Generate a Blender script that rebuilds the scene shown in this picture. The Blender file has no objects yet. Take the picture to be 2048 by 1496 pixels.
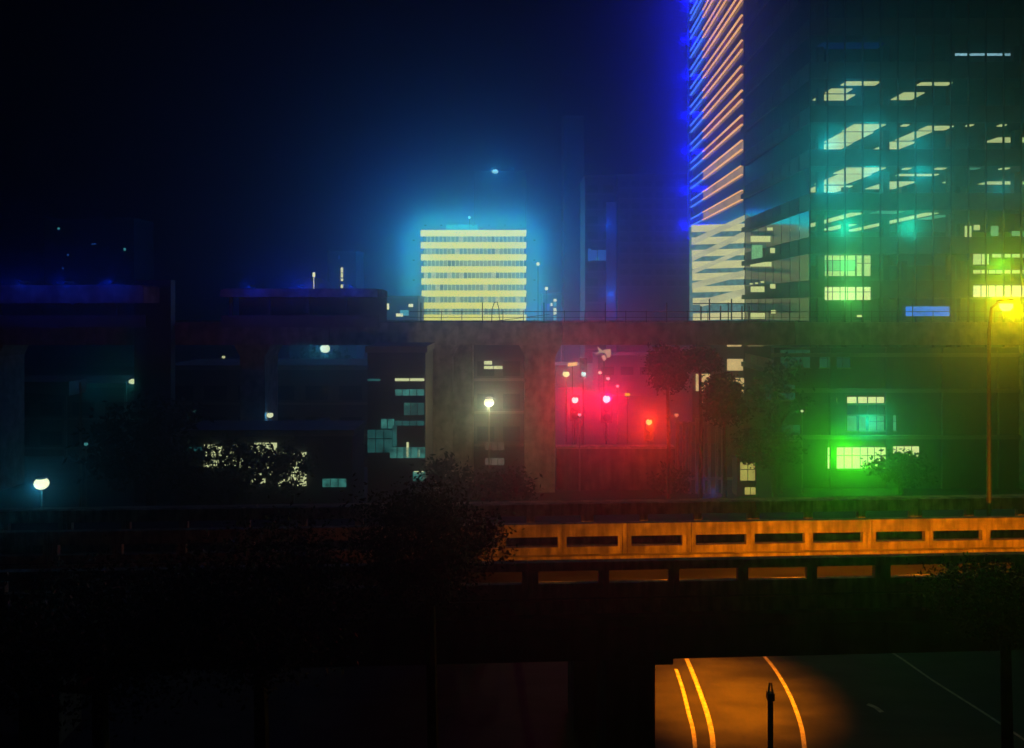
import bpy, math, random
import numpy as np
from mathutils import Vector, Matrix
random.seed(7); rng = np.random.default_rng(7)
SC = bpy.context.scene
COL = SC.collection
CZ, F, HY = 17.0, 1600.0, 610.0            # camera height, focal length and horizon row of the 2048 px photograph

# ---------------------------------------------------------------- camera
cam = bpy.data.cameras.new('camera'); co = bpy.data.objects.new('camera', cam); COL.objects.link(co)
co.location = (0, 0, CZ); co.rotation_euler = (math.radians(90), 0, 0)
cam.lens = 36 * F / 2048; cam.shift_y = -(748 - HY) / 2048; cam.clip_start = .3; cam.clip_end = 3000
SC.camera = co
# ---------------------------------------------------------------- world
w = bpy.data.worlds.new('World'); SC.world = w; w.use_nodes = True
nt = w.node_tree; nt.nodes.clear()
sky = nt.nodes.new('ShaderNodeTexSky'); sky.sky_type = 'NISHITA'; sky.sun_disc = False
sky.sun_elevation = math.radians(-6); sky.sun_rotation = math.radians(20)
bg = nt.nodes.new('ShaderNodeBackground'); bg.inputs[1].default_value = .002
out = nt.nodes.new('ShaderNodeOutputWorld')
nt.links.new(sky.outputs[0], bg.inputs[0]); nt.links.new(bg.outputs[0], out.inputs[0])
SC.view_settings.view_transform = 'Standard'; SC.view_settings.look = 'None'
SC.view_settings.exposure = -.35; SC.view_settings.gamma = 1
SC.cycles.max_bounces = 4; SC.cycles.diffuse_bounces = 2; SC.cycles.glossy_bounces = 2
SC.cycles.transparent_max_bounces = 12; SC.cycles.volume_bounces = 0
SC.cycles.use_denoising = True; SC.cycles.sample_clamp_indirect = 2.0
SC.cycles.use_light_tree = True
HAZE_DENSITY = .0045

# ---------------------------------------------------------------- helpers
def P(px, py, d):
    return Vector(((px - 1024) / F * d, d, CZ - (py - HY) / F * d))
def X(px, d): return (px - 1024) / F * d
def Z(py, d): return CZ - (py - HY) / F * d
def root(name, label, cat, loc=(0, 0, 0), rz=0, group=None):
    o = bpy.data.objects.new(name, None); o.empty_display_size = .3; COL.objects.link(o)
    o.location = loc; o.rotation_euler = (0, 0, rz)
    o['label'] = label; o['category'] = cat
    if group: o['group'] = group
    return o
class G:
    """collects shapes in world (or given local) space and links them as one mesh"""
    def __init__(s): s.v = []; s.f = []
    def box(s, x0, x1, y0, y1, z0, z1):
        n = len(s.v)
        s.v += [(x0,y0,z0),(x1,y0,z0),(x1,y1,z0),(x0,y1,z0),(x0,y0,z1),(x1,y0,z1),(x1,y1,z1),(x0,y1,z1)]
        s.f += [(n,n+3,n+2,n+1),(n+4,n+5,n+6,n+7),(n,n+1,n+5,n+4),(n+1,n+2,n+6,n+5),(n+2,n+3,n+7,n+6),(n+3,n,n+4,n+7)]
        return s
    def prism(s, pts, z0, z1):                    # pts in xy, counter-clockwise
        n = len(s.v); k = len(pts)
        s.v += [(x, y, z0) for x, y in pts] + [(x, y, z1) for x, y in pts]
        s.f += [tuple(n + i for i in reversed(range(k))), tuple(n + k + i for i in range(k))]
        s.f += [(n+i, n+(i+1) % k, n+k+(i+1) % k, n+k+i) for i in range(k)]
        return s
    def slab(s, pts, y0, y1):                     # pts in xz, extruded along y
        n = len(s.v); k = len(pts)
        s.v += [(x, y0, z) for x, z in pts] + [(x, y1, z) for x, z in pts]
        s.f += [tuple(n + i for i in range(k)), tuple(n + k + i for i in reversed(range(k)))]
        s.f += [(n+(i+1) % k, n+i, n+k+i, n+k+(i+1) % k) for i in range(k)]
        return s
    def tube(s, pts, r, seg=8):
        pts = [Vector(p) for p in pts]
        if not isinstance(r, (list, tuple)): r = [r] * len(pts)
        n = len(s.v)
        for i, p in enumerate(pts):
            t = (pts[min(i+1, len(pts)-1)] - pts[max(i-1, 0)]).normalized()
            a = t.orthogonal().normalized() if abs(t.z) < .9 else Vector((1, 0, 0)).cross(t).normalized()
            b = t.cross(a)
            for k in range(seg):
                an = 2 * math.pi * k / seg
                s.v.append(tuple(p + (a * math.cos(an) + b * math.sin(an)) * r[i]))
        for i in range(len(pts) - 1):
            for k in range(seg):
                s.f.append((n+i*seg+k, n+i*seg+(k+1) % seg, n+(i+1)*seg+(k+1) % seg, n+(i+1)*seg+k))
        s.f.append(tuple(n + k for k in reversed(range(seg))))
        s.f.append(tuple(n + (len(pts)-1)*seg + k for k in range(seg)))
        return s
    def ball(s, c, r, sx=1, sy=1, sz=1, u=12, v=8):
        n = len(s.v)
        for i in range(1, v):
            th = math.pi * i / v
            for k in range(u):
                a = 2 * math.pi * k / u
                s.v.append((c[0]+r*sx*math.sin(th)*math.cos(a), c[1]+r*sy*math.sin(th)*math.sin(a), c[2]+r*sz*math.cos(th)))
        top = len(s.v); s.v.append((c[0], c[1], c[2]+r*sz)); bot = len(s.v); s.v.append((c[0], c[1], c[2]-r*sz))
        for k in range(u):
            s.f.append((top, n+k, n+(k+1) % u)); s.f.append((bot, n+(v-2)*u+(k+1) % u, n+(v-2)*u+k))
            for i in range(v - 2):
                s.f.append((n+i*u+k, n+(i+1)*u+k, n+(i+1)*u+(k+1) % u, n+i*u+(k+1) % u))
        return s
    def mesh(s, name, mat, off=(0, 0, 0), smooth=False):
        me = bpy.data.meshes.new(name)
        me.from_pydata([(a-off[0], b-off[1], c-off[2]) for a, b, c in s.v], [], s.f)
        me.materials.append(mat); me.update()
        if smooth: me.polygons.foreach_set('use_smooth', [True] * len(me.polygons))
        return me
    def part(s, name, mat, parent=None, world=True, label=None, smooth=False, kind=None):
        off = (0, 0, 0)
        if parent is not None and world:
            q = parent; off = Vector((0, 0, 0))
            while q is not None: off = off + q.location; q = q.parent
        o = bpy.data.objects.new(name, s.mesh(name, mat, off, smooth)); COL.objects.link(o); o.parent = parent
        if label: o['label'] = label
        if kind: o['kind'] = kind
        return o
def inst(name, me, parent, loc, scale=None, rz=0, label=None):
    o = bpy.data.objects.new(name, me); COL.objects.link(o); o.parent = parent; o.location = loc
    if scale: o.scale = scale
    if rz: o.rotation_euler = (0, 0, rz)
    if label: o['label'] = label
    return o
def light(kind, loc, color, power, radius=.1, parent=None, name='lamp_light', aim=None, **kw):
    l = bpy.data.lights.new(name, kind); l.color = color; l.energy = power
    if kind in ('POINT', 'SPOT'): l.shadow_soft_size = radius
    o = bpy.data.objects.new(name, l); COL.objects.link(o)
    loc = Vector(loc)
    if aim is not None: o.rotation_euler = (Vector(aim) - loc).to_track_quat('-Z', 'Y').to_euler()
    if parent is not None:
        q = parent; off = Vector((0, 0, 0))
        while q is not None: off = off + q.location; q = q.parent
        loc = loc - off; o.parent = parent
    o.location = loc
    for k, v in kw.items(): setattr(l, k, v)
    return o

# ---------------------------------------------------------------- materials
def mat(name, c, rough=.8, metal=0, var=.35, scale=3., bump=.15, c2=None, spec=.3):
    m = bpy.data.materials.new(name); m.use_nodes = True; n = m.node_tree.nodes; L = m.node_tree.links
    b = n['Principled BSDF']; b.inputs['Roughness'].default_value = rough; b.inputs['Metallic'].default_value = metal
    b.inputs['Specular IOR Level'].default_value = spec
    tc = n.new('ShaderNodeTexCoord'); no = n.new('ShaderNodeTexNoise'); no.inputs['Scale'].default_value = scale
    no.inputs['Detail'].default_value = 6; L.new(tc.outputs['Object'], no.inputs[0])
    no2 = n.new('ShaderNodeTexNoise'); no2.inputs['Scale'].default_value = scale * 9; no2.inputs['Detail'].default_value = 4
    L.new(tc.outputs['Object'], no2.inputs[0])
    mi = n.new('ShaderNodeMix'); mi.data_type = 'RGBA'
    c2 = c2 or tuple(x * (1 - var) for x in c)
    mi.inputs[6].default_value = (*c, 1); mi.inputs[7].default_value = (*c2, 1)
    mr = n.new('ShaderNodeMapRange'); mr.inputs[1].default_value = .35; mr.inputs[2].default_value = .65
    L.new(no.outputs[0], mr.inputs[0]); L.new(mr.outputs[0], mi.inputs[0]); L.new(mi.outputs[2], b.inputs['Base Color'])
    if bump:
        bu = n.new('ShaderNodeBump'); bu.inputs['Strength'].default_value = bump; bu.inputs['Distance'].default_value = .03
        L.new(no2.outputs[0], bu.inputs['Height']); L.new(bu.outputs[0], b.inputs['Normal'])
    return m
def streak(m, sc=(5, 5, .5), lo=.55):
    n = m.node_tree.nodes; L = m.node_tree.links; b = n['Principled BSDF']; src = b.inputs['Base Color'].links[0].from_socket
    tc = n.new('ShaderNodeTexCoord'); mp = n.new('ShaderNodeMapping'); mp.inputs['Scale'].default_value = sc
    ge = n.new('ShaderNodeNewGeometry'); no = n.new('ShaderNodeTexNoise'); no.inputs['Scale'].default_value = 1; no.inputs['Detail'].default_value = 5
    mr = n.new('ShaderNodeMapRange'); mr.inputs[1].default_value = .38; mr.inputs[2].default_value = .6; mr.inputs[3].default_value = lo; mr.inputs[4].default_value = 1
    mi = n.new('ShaderNodeVectorMath'); mi.operation = 'SCALE'
    L.new(ge.outputs['Position'], mp.inputs[0]); L.new(mp.outputs[0], no.inputs[0]); L.new(no.outputs[0], mr.inputs[0])
    L.new(src, mi.inputs[0]); L.new(mr.outputs[0], mi.inputs['Scale']); L.new(mi.outputs[0], b.inputs['Base Color'])
def emit(name, c, s=1., var=0., scale=(1, 1, 1), samp=True):
    m = bpy.data.materials.new(name); m.use_nodes = True; n = m.node_tree.nodes; L = m.node_tree.links
    n.remove(n['Principled BSDF']); e = n.new('ShaderNodeEmission'); L.new(e.outputs[0], n['Material Output'].inputs[0])
    e.inputs[0].default_value = (*c, 1); e.inputs[1].default_value = s
    if var:
        tc = n.new('ShaderNodeTexCoord'); mp = n.new('ShaderNodeMapping'); mp.inputs['Scale'].default_value = scale
        no = n.new('ShaderNodeTexNoise'); no.inputs['Scale'].default_value = 1; no.inputs['Detail'].default_value = 4
        mr = n.new('ShaderNodeMapRange'); mr.inputs[1].default_value = .3; mr.inputs[2].default_value = .7
        mr.inputs[3].default_value = s * (1 - var); mr.inputs[4].default_value = s
        ge = n.new('ShaderNodeNewGeometry')
        L.new(ge.outputs['Position'], mp.inputs[0]); L.new(mp.outputs[0], no.inputs[0]); L.new(no.outputs[0], mr.inputs[0])
        L.new(mr.outputs[0], e.inputs[1])
    m.cycles.emission_sampling = 'AUTO' if samp else 'NONE'
    return m
def glassmat(name, tint, trans, rough=.05):
    m = bpy.data.materials.new(name); m.use_nodes = True; n = m.node_tree.nodes; L = m.node_tree.links
    n.remove(n['Principled BSDF']); t = n.new('ShaderNodeBsdfTransparent'); t.inputs[0].default_value = (*tint, 1)
    g = n.new('ShaderNodeBsdfGlossy'); g.inputs['Roughness'].default_value = rough; g.inputs[0].default_value = (.5, .6, .6, 1)
    mx = n.new('ShaderNodeMixShader'); mx.inputs[0].default_value = trans
    L.new(g.outputs[0], mx.inputs[1]); L.new(t.outputs[0], mx.inputs[2]); L.new(mx.outputs[0], n['Material Output'].inputs[0])
    return m
M = {}
M['concrete'] = mat('weathered_concrete', (.44, .42, .38), .9, var=.45, scale=1.3, bump=.4)
M['concrete_dark'] = mat('grimy_concrete', (.2, .19, .18), .9, var=.5, scale=.8, bump=.4)
M['parapet'] = mat('stained_parapet_concrete', (.40, .37, .33), .9, var=.55, scale=1.7, bump=.6); 
M['asphalt'] = mat('asphalt', (.06, .06, .06), .8, var=.35, scale=.5, bump=.5)
M['paint'] = mat('worn_road_paint', (.75, .72, .62), .7, var=.45, scale=4, bump=.2)
M['soil'] = mat('dark_ground', (.05, .05, .045), .95, var=.5, scale=.1)
streak(M['parapet'], (5, 5, .8), .5); streak(M['concrete'], (1.6, 1.6, .5), .72); streak(M['asphalt'], (.35, 1.1, 1), .5); streak(M['concrete_dark'], (2, 2, .3))
M['metal'] = mat('painted_metal', (.25, .26, .28), .5, .6, var=.2, scale=2)
M['darkmetal'] = mat('dark_metal', (.05, .05, .055), .55, .5, var=.3, scale=2)
M['facade'] = mat('dark_facade', (.10, .11, .12), .6, var=.3, scale=.3)
M['facade_mid'] = mat('grey_facade', (.24, .24, .25), .8, var=.3, scale=.3)
M['spandrel'] = mat('spandrel_glass', (.10, .13, .14), .35, var=.3, scale=.7, bump=.02)
M['bark'] = mat('bark', (.10, .08, .06), .95, var=.5, scale=4, bump=.6)
M['leaf'] = mat('leaf', (.05, .08, .035), .7, var=.5, scale=.8, bump=0)
M['leaf2'] = mat('dark_leaf', (.035, .055, .04), .7, var=.5, scale=.8, bump=0)
M['glass'] = glassmat('curtain_wall_glass', (.9, .97, .95), .93, .3)
M['darkglass'] = mat('dark_window_glass', (.02, .03, .035), .12, var=.2, bump=0, spec=.5)

def ceramic(): pass
# ---------------------------------------------------------------- the setting
def structure(name, g, m):
    o = g.part(name, m); o['kind'] = 'structure'; return o
structure('ground', G().box(-420, 420, -30, 560, -.5, 0), M['soil'])
structure('street', G().box(-70, 8.4, 73, 300, .004, .008), M['asphalt'])
def groundP(px, py, z=0.02):
    d = (CZ - z) * F / (py - HY); return Vector((X(px, d), d, z))
structure('lower_road', G().box(-60, 60, 18, 66, .006, .010), M['asphalt'])

def ribbon(pts, wd, z0, z1, name, m):
    pts = [Vector(p) for p in pts]; g = G(); n = len(pts); k = 0
    # smooth by catmull-rom
    sm = []
    for i in range(n - 1):
        p0, p1, p2, p3 = pts[max(i-1, 0)], pts[i], pts[i+1], pts[min(i+2, n-1)]
        for t in np.linspace(0, 1, 8, endpoint=False):
            sm.append(.5*((2*p1)+(-p0+p2)*t+(2*p0-5*p1+4*p2-p3)*t*t+(-p0+3*p1-3*p2+p3)*t**3))
    sm.append(pts[-1])
    for i, p in enumerate(sm):
        t = (sm[min(i+1, len(sm)-1)] - sm[max(i-1, 0)]).normalized(); s = Vector((-t.y, t.x, 0)) * wd / 2
        for q, z in ((p-s, z0), (p+s, z0), (p+s, z1), (p-s, z1)): g.v.append((q.x, q.y, z))
    for i in range(len(sm) - 1):
        a, b = 4*i, 4*i+4
        g.f += [(a+3, a+2, b+2, b+3), (a, b, b+1, a+1), (a+1, b+1, b+2, a+2), (a, a+3, b+3, b)]
    o = g.part(name, m); o['kind'] = 'structure'; return o
marks = [([(1352,1338),(1366,1380),(1377,1425),(1386,1460),(1391,1510),(1392,1600)], .16),
         ([(1366,1300),(1385,1345),(1402,1390),(1418,1440),(1426,1490),(1428,1600)], .20),
         ([(1512,1294),(1545,1332),(1572,1375),(1592,1420),(1605,1465),(1612,1530)], .17),
         ([(1750,1285),(1800,1315),(1862,1358),(1920,1395),(1975,1430),(2080,1500)], .14)]
for pts, wd in marks:
    ribbon([groundP(*p) for p in pts], wd, .014, .018, 'lane_marking', M['paint'])
ribbon([groundP(1600, 1291), groundP(1700, 1286), groundP(1830, 1283)], .14, .0145, .0185, 'lane_marking', M['paint'])
ribbon([groundP(1735, 1408), groundP(1750, 1414), groundP(1764, 1424)], .22, .014, .018, 'lane_marking', M['paint'])

# ---------------------------------------------------------------- flyover with pierced concrete parapets
YAW = math.atan(.055)
fly = root('flyover', 'concrete flyover crossing the lower right, its pierced parapet glowing orange', 'flyover', (0, 27.4, 8), YAW)
def fpart(name, g, m, label=None): return g.part(name, m, fly, world=False, label=label)
fpart('deck', G().box(-50, 45, -4.5, .35, -1.0, -.004), M['concrete_dark'])
fpart('road_surface', G().box(-50, 45, -3.9, 0, .0, .004), M['asphalt'])
fpart('deck', G().box(-50, 45, 2.3, 8.5, -1.0, -.004), M['concrete_dark'])
fpart('road_surface', G().box(-50, 45, 2.95, 8.1, 0, .004), M['asphalt'])
for x in (-40, -22, -6.2, 3.2 + 1.3, 30):
    pass
def panel(w, h, top, op, t, lo):
    """one precast parapet panel: plinth, groove, lower rail, end posts, top rail - opening between"""
    g = G(); p = .145
    z0 = h - top - op
    g.box(-w/2, w/2, -t/2, t/2, lo, z0)                       # lower rail
    g.box(-w/2, w/2, -t/2-.02, t/2+.02, h - top, h)           # top rail
    g.box(-w/2, -w/2+p, -t/2+.012, t/2-.012, z0, h - top); g.box(w/2-p, w/2, -t/2+.012, t/2-.012, z0, h - top)
    return g.mesh('parapet_panel', M['parapet'])
pan_far = panel(2.068, 1.5, .43, .36, .22, .46)
pan_near = panel(2.068, 1.5, .25, .38, .22, .46)
def parapet(y, pan, joints, x0, x1, start):
    x = start
    fpart('plinth', G().box(x0, x1, y-.16, y+.16, .006, .40), M['parapet'])
    fpart('groove_strip', G().box(x0, x1, y-.09, y+.09, .40, .46), M['concrete_dark'])
    xs = []
    i = 0
    while x < x1 - 1:
        xs.append(x); x += 2.075
        i += 1
        if i % 3 == joints:
            fpart('joint_post', G().box(x-1.03, x-.885, y-.115, y+.115, .46, 1.5), M['parapet']); x += .17
    x = start; i = 0
    while x > x0 + 1.2:
        x -= 2.075; i += 1
        if i % 3 == joints:
            x -= .17; fpart('joint_post', G().box(x+1.05, x+1.195, y-.115, y+.115, .46, 1.5), M['parapet'])
        xs.append(x)
    for x in xs: inst('parapet_panel', pan, fly, (x, y, random.uniform(-.006, .006)))
parapet(.0, pan_far, 1, -48, 44, 5.0)
parapet(-4.05, pan_near, 0, -48, 44, 5.58)
parapet(2.75, pan_far, 2, -48, 44, 6.2)
fpart('kerb', G().box(-50, 45, 7.9, 8.3, .006, .25), M['concrete'])
for x in (-34, -18, 3.45, 26):
    fpart('pier', G().box(x-.75, x+.75, -3.2, -1.4, -8, -1.45), M['concrete_dark'])
    fpart('crosshead', G().box(x-1, x+1, -4.4, .1, -1.45, -1.004), M['concrete_dark'])
    fpart('pier', G().box(x-.75, x+.75, 4.4, 6.2, -8, -1.45), M['concrete_dark'])
    fpart('crosshead', G().box(x-1, x+1, 2.7, 8.2, -1.45, -1.004), M['concrete_dark'])
# drain pipe and fascia lip
fpart('fascia', G().box(-50, 45, -4.58, -4.502, -1.2, -.3), M['concrete_dark'])
SOD = (1.0, .21, .0)
lampE = emit('sodium_strip', (1, .5, .05), 3)
for x in (1.0, 4.5, 8.2, 12.0, 15.8, 19.6):
    fx = fpart('parapet_light', G().box(x-.35, x+.35, -3.93, -3.84, 1.34, 1.42), M['darkmetal'])
    G().box(x-.3, x+.3, -3.93, -3.85, 1.315, 1.338).part('lens', lampE, fx, world=False)
    l = light('AREA', (x, -4.16, .93), SOD, {1.0: 50, 4.5: 110, 8.2: 300, 12.0: 330, 15.8: 260, 19.6: 250}[x], parent=None, name='lamp_light')
    l.parent = fly; l.location = (x, -3.80, 1.36); l.data.shape = 'RECTANGLE'; l.data.size = .7; l.data.size_y = .06
    l.rotation_euler = (math.radians(68), 0, 0)
# lamp under the far deck throwing the orange pool on the lower road
ul = root('underdeck_lamp', 'sodium floodlight under the flyover above the orange pool on the lower road', 'lamp', (9.2, 34.6, 6.55))
G().box(8.95, 9.45, 34.4, 34.8, 6.6, 6.85).part('housing', M['darkmetal'], ul)
G().box(9.0, 9.4, 34.45, 34.75, 6.57, 6.6).part('lens', lampE, ul)
light('SPOT', (9.2, 34.6, 6.5), (1, .22, .0), 17000, .15, ul, aim=(9.2, 34.9, 0), spot_size=math.radians(84), spot_blend=1.0)
# slim post in the pool
p = groundP(1541, 1560)
pt = root('signpost', 'slim dark post with a forked tip standing in the orange pool of light', 'post', (p.x, p.y, .018))
G().tube([(p.x, p.y, .018), (p.x, p.y, Z(1385, p.y))], .10).part('pole', M['darkmetal'], pt)
zt = Z(1385, p.y)
G().box(p.x-.12, p.x+.12, p.y-.12, p.y+.12, zt-.25, zt).part('collar', M['darkmetal'], pt)
G().tube([(p.x-.07, p.y, zt), (p.x-.03, p.y, zt+.35)], .03, 6).tube([(p.x+.07, p.y, zt), (p.x+.03, p.y, zt+.35)], .03, 6).part('forked_tip', M['darkmetal'], pt)

# ---------------------------------------------------------------- elevated railway viaduct
via = root('viaduct', 'elevated railway viaduct running level across the middle of the view', 'viaduct', (0, 74, 0))
zt, zb = Z(645, 70), Z(690, 70)
for i in range(12):
    x0 = -118 + i * 20.4
    G().box(x0+.03, x0+20.37, 70.0, 71.0, zb, zt).part('edge_girder', M['concrete'], via)
    G().box(x0+.03, x0+20.37, 71.0, 78.5, zb+.5, zt-1.0).part('deck_slab', M['concrete_dark'], via)
    G().box(x0+.03, x0+20.37, 78.5, 79.5, zb, zt).part('edge_girder', M['concrete'], via)
for px0, px1 in ((852, 905), (1050, 1110), (480, 530), (-60, -5)):
    d = 72.5
    G().slab([(X(px0,d),0), (X(px1,d),0), (X(px1,d),zb-1.2), (X(px1,d)+.6,zb-.01), (X(px0,d)-.6,zb-.01), (X(px0,d),zb-1.2)], 72.5, 76.5).part('pier', M['concrete'], via)
x0 = X(905, 72.5); G().box(x0+.01, X(945, 73.5), 73.5, 76, 0, zb-.01).part('stair_shaft', M['concrete'], via)
x0 = 47; G().box(x0, x0+2.5, 72.5, 76.5, 0, zb-.01).part('pier', M['concrete'], via)
rl = root('railing', 'thin metal railing along the top of the viaduct, in front of the lit buildings', 'railing', (0, 70.3, zt))
for i in range(60):
    x = -8 + i * .9 * 1.0
    if i % 2 == 0: G().tube([(x, 70.3, zt), (x, 70.3, zt + (1.05 if i % 6 else 1.75))], .03 if i % 6 else .045, 5).part('post', M['darkmetal'], rl)
G().tube([(-9, 70.3, zt+.45), (46, 70.3, zt+.45)], .025, 5).part('rail', M['darkmetal'], rl)
G().tube([(-9, 70.3, zt+.95), (46, 70.3, zt+.95)], .035, 5).part('rail', M['darkmetal'], rl)
hk = root('cable_hook_mast', 'short mast with a looped cable hook on the viaduct in front of the white building', 'mast', (X(985, 71), 71.0, zt-1))
a = X(982, 71)
G().tube([(a, 71.1, zt-1), (a+.1, 71.1, zt+1.2), (a+.3, 71.1, zt+1.75), (a+.55, 71.1, zt+1.8), (a+.7, 71.1, zt+1.2), (a+.75, 71.1, zt+.2)], .04, 6).part('loop', M['darkmetal'], hk)
G().tube([(a+.3, 71.1, zt+.1), (a+5.2, 71.1, zt+.7)], .025, 5).part('cable', M['darkmetal'], hk)

# station canopies on the viaduct, left
def canopy(px0, px1, py0, py1, pyb, d, label):
    r = root('platform_canopy', label, 'canopy', (X((px0+px1)/2, d), d+2, Z(pyb, d)))
    xa, xb = X(px0, d), X(px1, d)
    G().slab([(xa, Z(py1,d)), (xb, Z(py1,d)), (xb, Z(py0,d)-.15), (xb-.3, Z(py0,d)), (xa+.3, Z(py0,d)), (xa, Z(py0,d)-.15)], d, d+5).part('roof', M['concrete'], r)
    for x in np.arange(xa + .6, xb, 3.2):
        G().box(x-.12, x+.12, d+.8, d+1.05, Z(pyb,d), Z(py1,d)-.003).part('column', M['metal'], r)
    G().box(xa, xb, d+4.6, d+4.7, Z(pyb,d), Z(py1,d)-.003).part('back_wall', M['facade_mid'], r)
    G().box(xa, xb, d+.3, d+.4, Z(pyb,d), Z(pyb,d)+1.0).part('balustrade', M['facade_mid'], r)
    return r
c1 = canopy(-260, 287, 570, 606, 655, 66, 'long flat platform canopy at the far left with a faint blue sheen')
c2 = canopy(440, 756, 577, 594, 655, 66, 'thin flat platform canopy in the dark left of the bright white building')
G().box(X(300,72), X(370,72), 69.0, 69.9, 0, Z(560,69)).part('lift_shaft', M['facade'], via)
armm = G().box(-.04, .04, -.1, 1.3, -.04, .04).mesh('added_lamp_arm', M['darkmetal'])
for px, c_ in ((40, c1), (130, c1), (225, c1), (500, c2), (600, c2), (700, c2)):  # blue lamps on arms, added to give the canopies their sheen
    p = P(px, 566 if c_ is c1 else 574, 65)
    inst('added_lamp_arm', armm, c_, p + Vector((0, -.1, .1)) - c_.location)
    light('POINT', p + Vector((0, -.5, 0)), (.0, .04, 1), 45, .15, c_)

# ---------------------------------------------------------------- bright banded office block
D = 200.0
HZ = math.exp(HAZE_DENSITY * D)
cream = emit('glowing_band', (.66, .62, .08), 1.05*HZ, .10, (.08, .08, .3))  # floodlight on the spandrel bands is put into their emission
winm = [emit('lit_window_%s' % n, tuple(q*.5 for q in c), HZ*s, .45, (.8, .5, .9)) for n, c, s in
        (('a', (.22, .50, .30), 1.), ('b', (.26, .50, .25), 1.), ('c', (.34, .52, .24), 1.), ('d', (.13, .42, .34), .95), ('e', (.06, .22, .16), 1.), ('f', (.8, .9, .4), 1.))]
mull = emit('glowing_mullion', (.42, .55, .25), HZ)  # mullions emit too, in place of light falling on them
wb = root('office_block', 'brightly floodlit eight storey white office block with horizontal bands', 'building', (X(947, D), D+8, 0))
xa, xb = X(841, D), X(1053, D)
G().box(xa+.5, xb-.6, D+.65, D+16, 0, 17+18.7).part('core', M['facade_mid'], wb)
pw = (xb - .9 - (xa + .5)) / 25
pane_me = [G().box(-pw/2+.11, pw/2-.11, -.04, .04, -.70, .70).mesh('window_pane', m) for m in winm]
mull_me = G().box(-.07, .07, -.06, .06, -.73, .73).mesh('mullion', mull)
for i in range(8):
    zt_ = 17 + 18.75 - 3.02 * i
    s = i * .055
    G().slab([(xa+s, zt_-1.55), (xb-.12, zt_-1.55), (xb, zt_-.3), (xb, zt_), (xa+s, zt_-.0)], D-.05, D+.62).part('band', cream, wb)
    for k in range(25):
        x = xa + .55 + s*.8 + pw*(k+.5)
        q = random.random(); mi = 0 if q < .45 else 1 if q < .75 else 2 if q < .88 else 3
        if i == 0 and k < 5: mi = 3
        if random.random() < .10: mi = 4
        elif random.random() < .10: mi = 5
        if i == 2 and 8 < k < 20: mi = 2
        inst('window_pane', pane_me[mi], wb, Vector((x, D+.5, zt_-2.285)) - wb.location)
        inst('mullion', mull_me, wb, Vector((x+pw/2, D+.48, zt_-2.285)) - wb.location)
for sx in (-.2, .6): pass
G().box(xa+6, xa+14, D+5, D+9, 17+18.7, 17+20.6).part('plant_room', M['facade_mid'], wb)
G().ball((X(938, D), D+2, Z(433, D)), .35).part('beacon', emit('blue_beacon', (.1,.5,.6), 1.5*HZ), wb)
G().tube([(X(938, D), D+2, 17+18.6), (X(938, D), D+2, Z(436, D))], .08, 5).part('beacon_mast', M['darkmetal'], wb)
# teal and blue lamps added round the block to colour its glow
TEAL = (.0, .62, .42)
fixm = G().box(-.25, .25, -.2, .2, -.15, .15).mesh('halo_lamp', M['darkmetal'])
for (px, py, pw_, cc) in ([(850+i*32, 454, 1, TEAL) for i in range(7)] + [(836, y, 1, TEAL) for y in (480, 520, 560, 600, 640)]
                      + [(1058, y, 1, TEAL) for y in (480, 520, 560, 600, 640)]):
    p = P(px, py - (4 if py < 460 else 0), D+2.5) + Vector((-1.2 if px == 836 else 1.4 if px == 1058 else 0, 0, 0)); f = inst('halo_lamp', fixm, wb, p + Vector((0, .9, 0)) - wb.location)
    light('POINT', p, cc, 2300*pw_, 3.2, wb)
    if (px + py) % 3 != 1: light('POINT', p, (.0, .0, 1), 7500, 3.6, wb)

# ---------------------------------------------------------------- curtain-wall office tower on the right
FY = 75.0
off = root('glass_office_tower', 'tall glass curtain wall office tower at the right with lit ceilings inside', 'building', (44, 88, 0))
XL, XR, BAY = 27.9, 60.9, 1.65
CE = [21.8 + 4.1 * k for k in range(-3, 9)]           # ceiling heights, world
haz = math.exp(HAZE_DENSITY * 80)
ceil_e = emit('ceiling_light', (.64, .66, .27), 1.15*haz, .2, (.5, .3, 1))
ceil_d = emit('dim_ceiling_light', (.12, .40, .25), .9*haz, .5, (.5, .3, 1))
room = mat('office_ceiling', (.12, .17, .17), .9, var=.2, scale=.5, bump=0)
pane_m = G().box(.03, BAY-.03, -.012, .012, -2.42, 0).mesh('window_pane', M['glass'])
span_m = G().box(.015, BAY-.015, -.05, .05, 0, 1.58).mesh('spandrel_panel', M['spandrel'])
nb = int((XR - XL) / BAY)
for k, c in enumerate(CE):
    G().box(XL+.2, XR, FY+.14, 98.3, c+.004, c+.55).part('floor_slab', room, off, label=None)
    if c - 2.5 < 17: lo = c-2.5
    for j in range(nb):
        x = XL + j * BAY
        if c > 17: inst('window_pane', pane_m, off, Vector((x, FY+.03, c-.02)) - off.location)
        inst('spandrel_panel', span_m, off, Vector((x, FY, c-.0+.01)) - off.location)
for j in range(nb + 1):
    x = XL + j * BAY
    G().box(x-.045, x+.045, FY-.16, FY+.06, 13, CE[-1]+1.6).part('mullion', M['darkmetal'], off)
G().box(XL+4, XR, 97.8, 98.2, 0, CE[-1]).part('back_wall', mat('office_core_wall', (.10, .16, .16), .9, var=.3, scale=.3), off)
G().box(XL+.2, XR, FY+.2, 98.2, CE[-1]+.6, CE[-1]+1.2).part('roof', M['facade'], off)
for x in (30.2, 36.6, 43.0, 49.4, 55.8):              # columns inside
    for yy in (78.5, 88): G().box(x-.3, x+.3, yy-.3, yy+.3, 9, CE[-1]).part('column', M['facade'], off)
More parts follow.
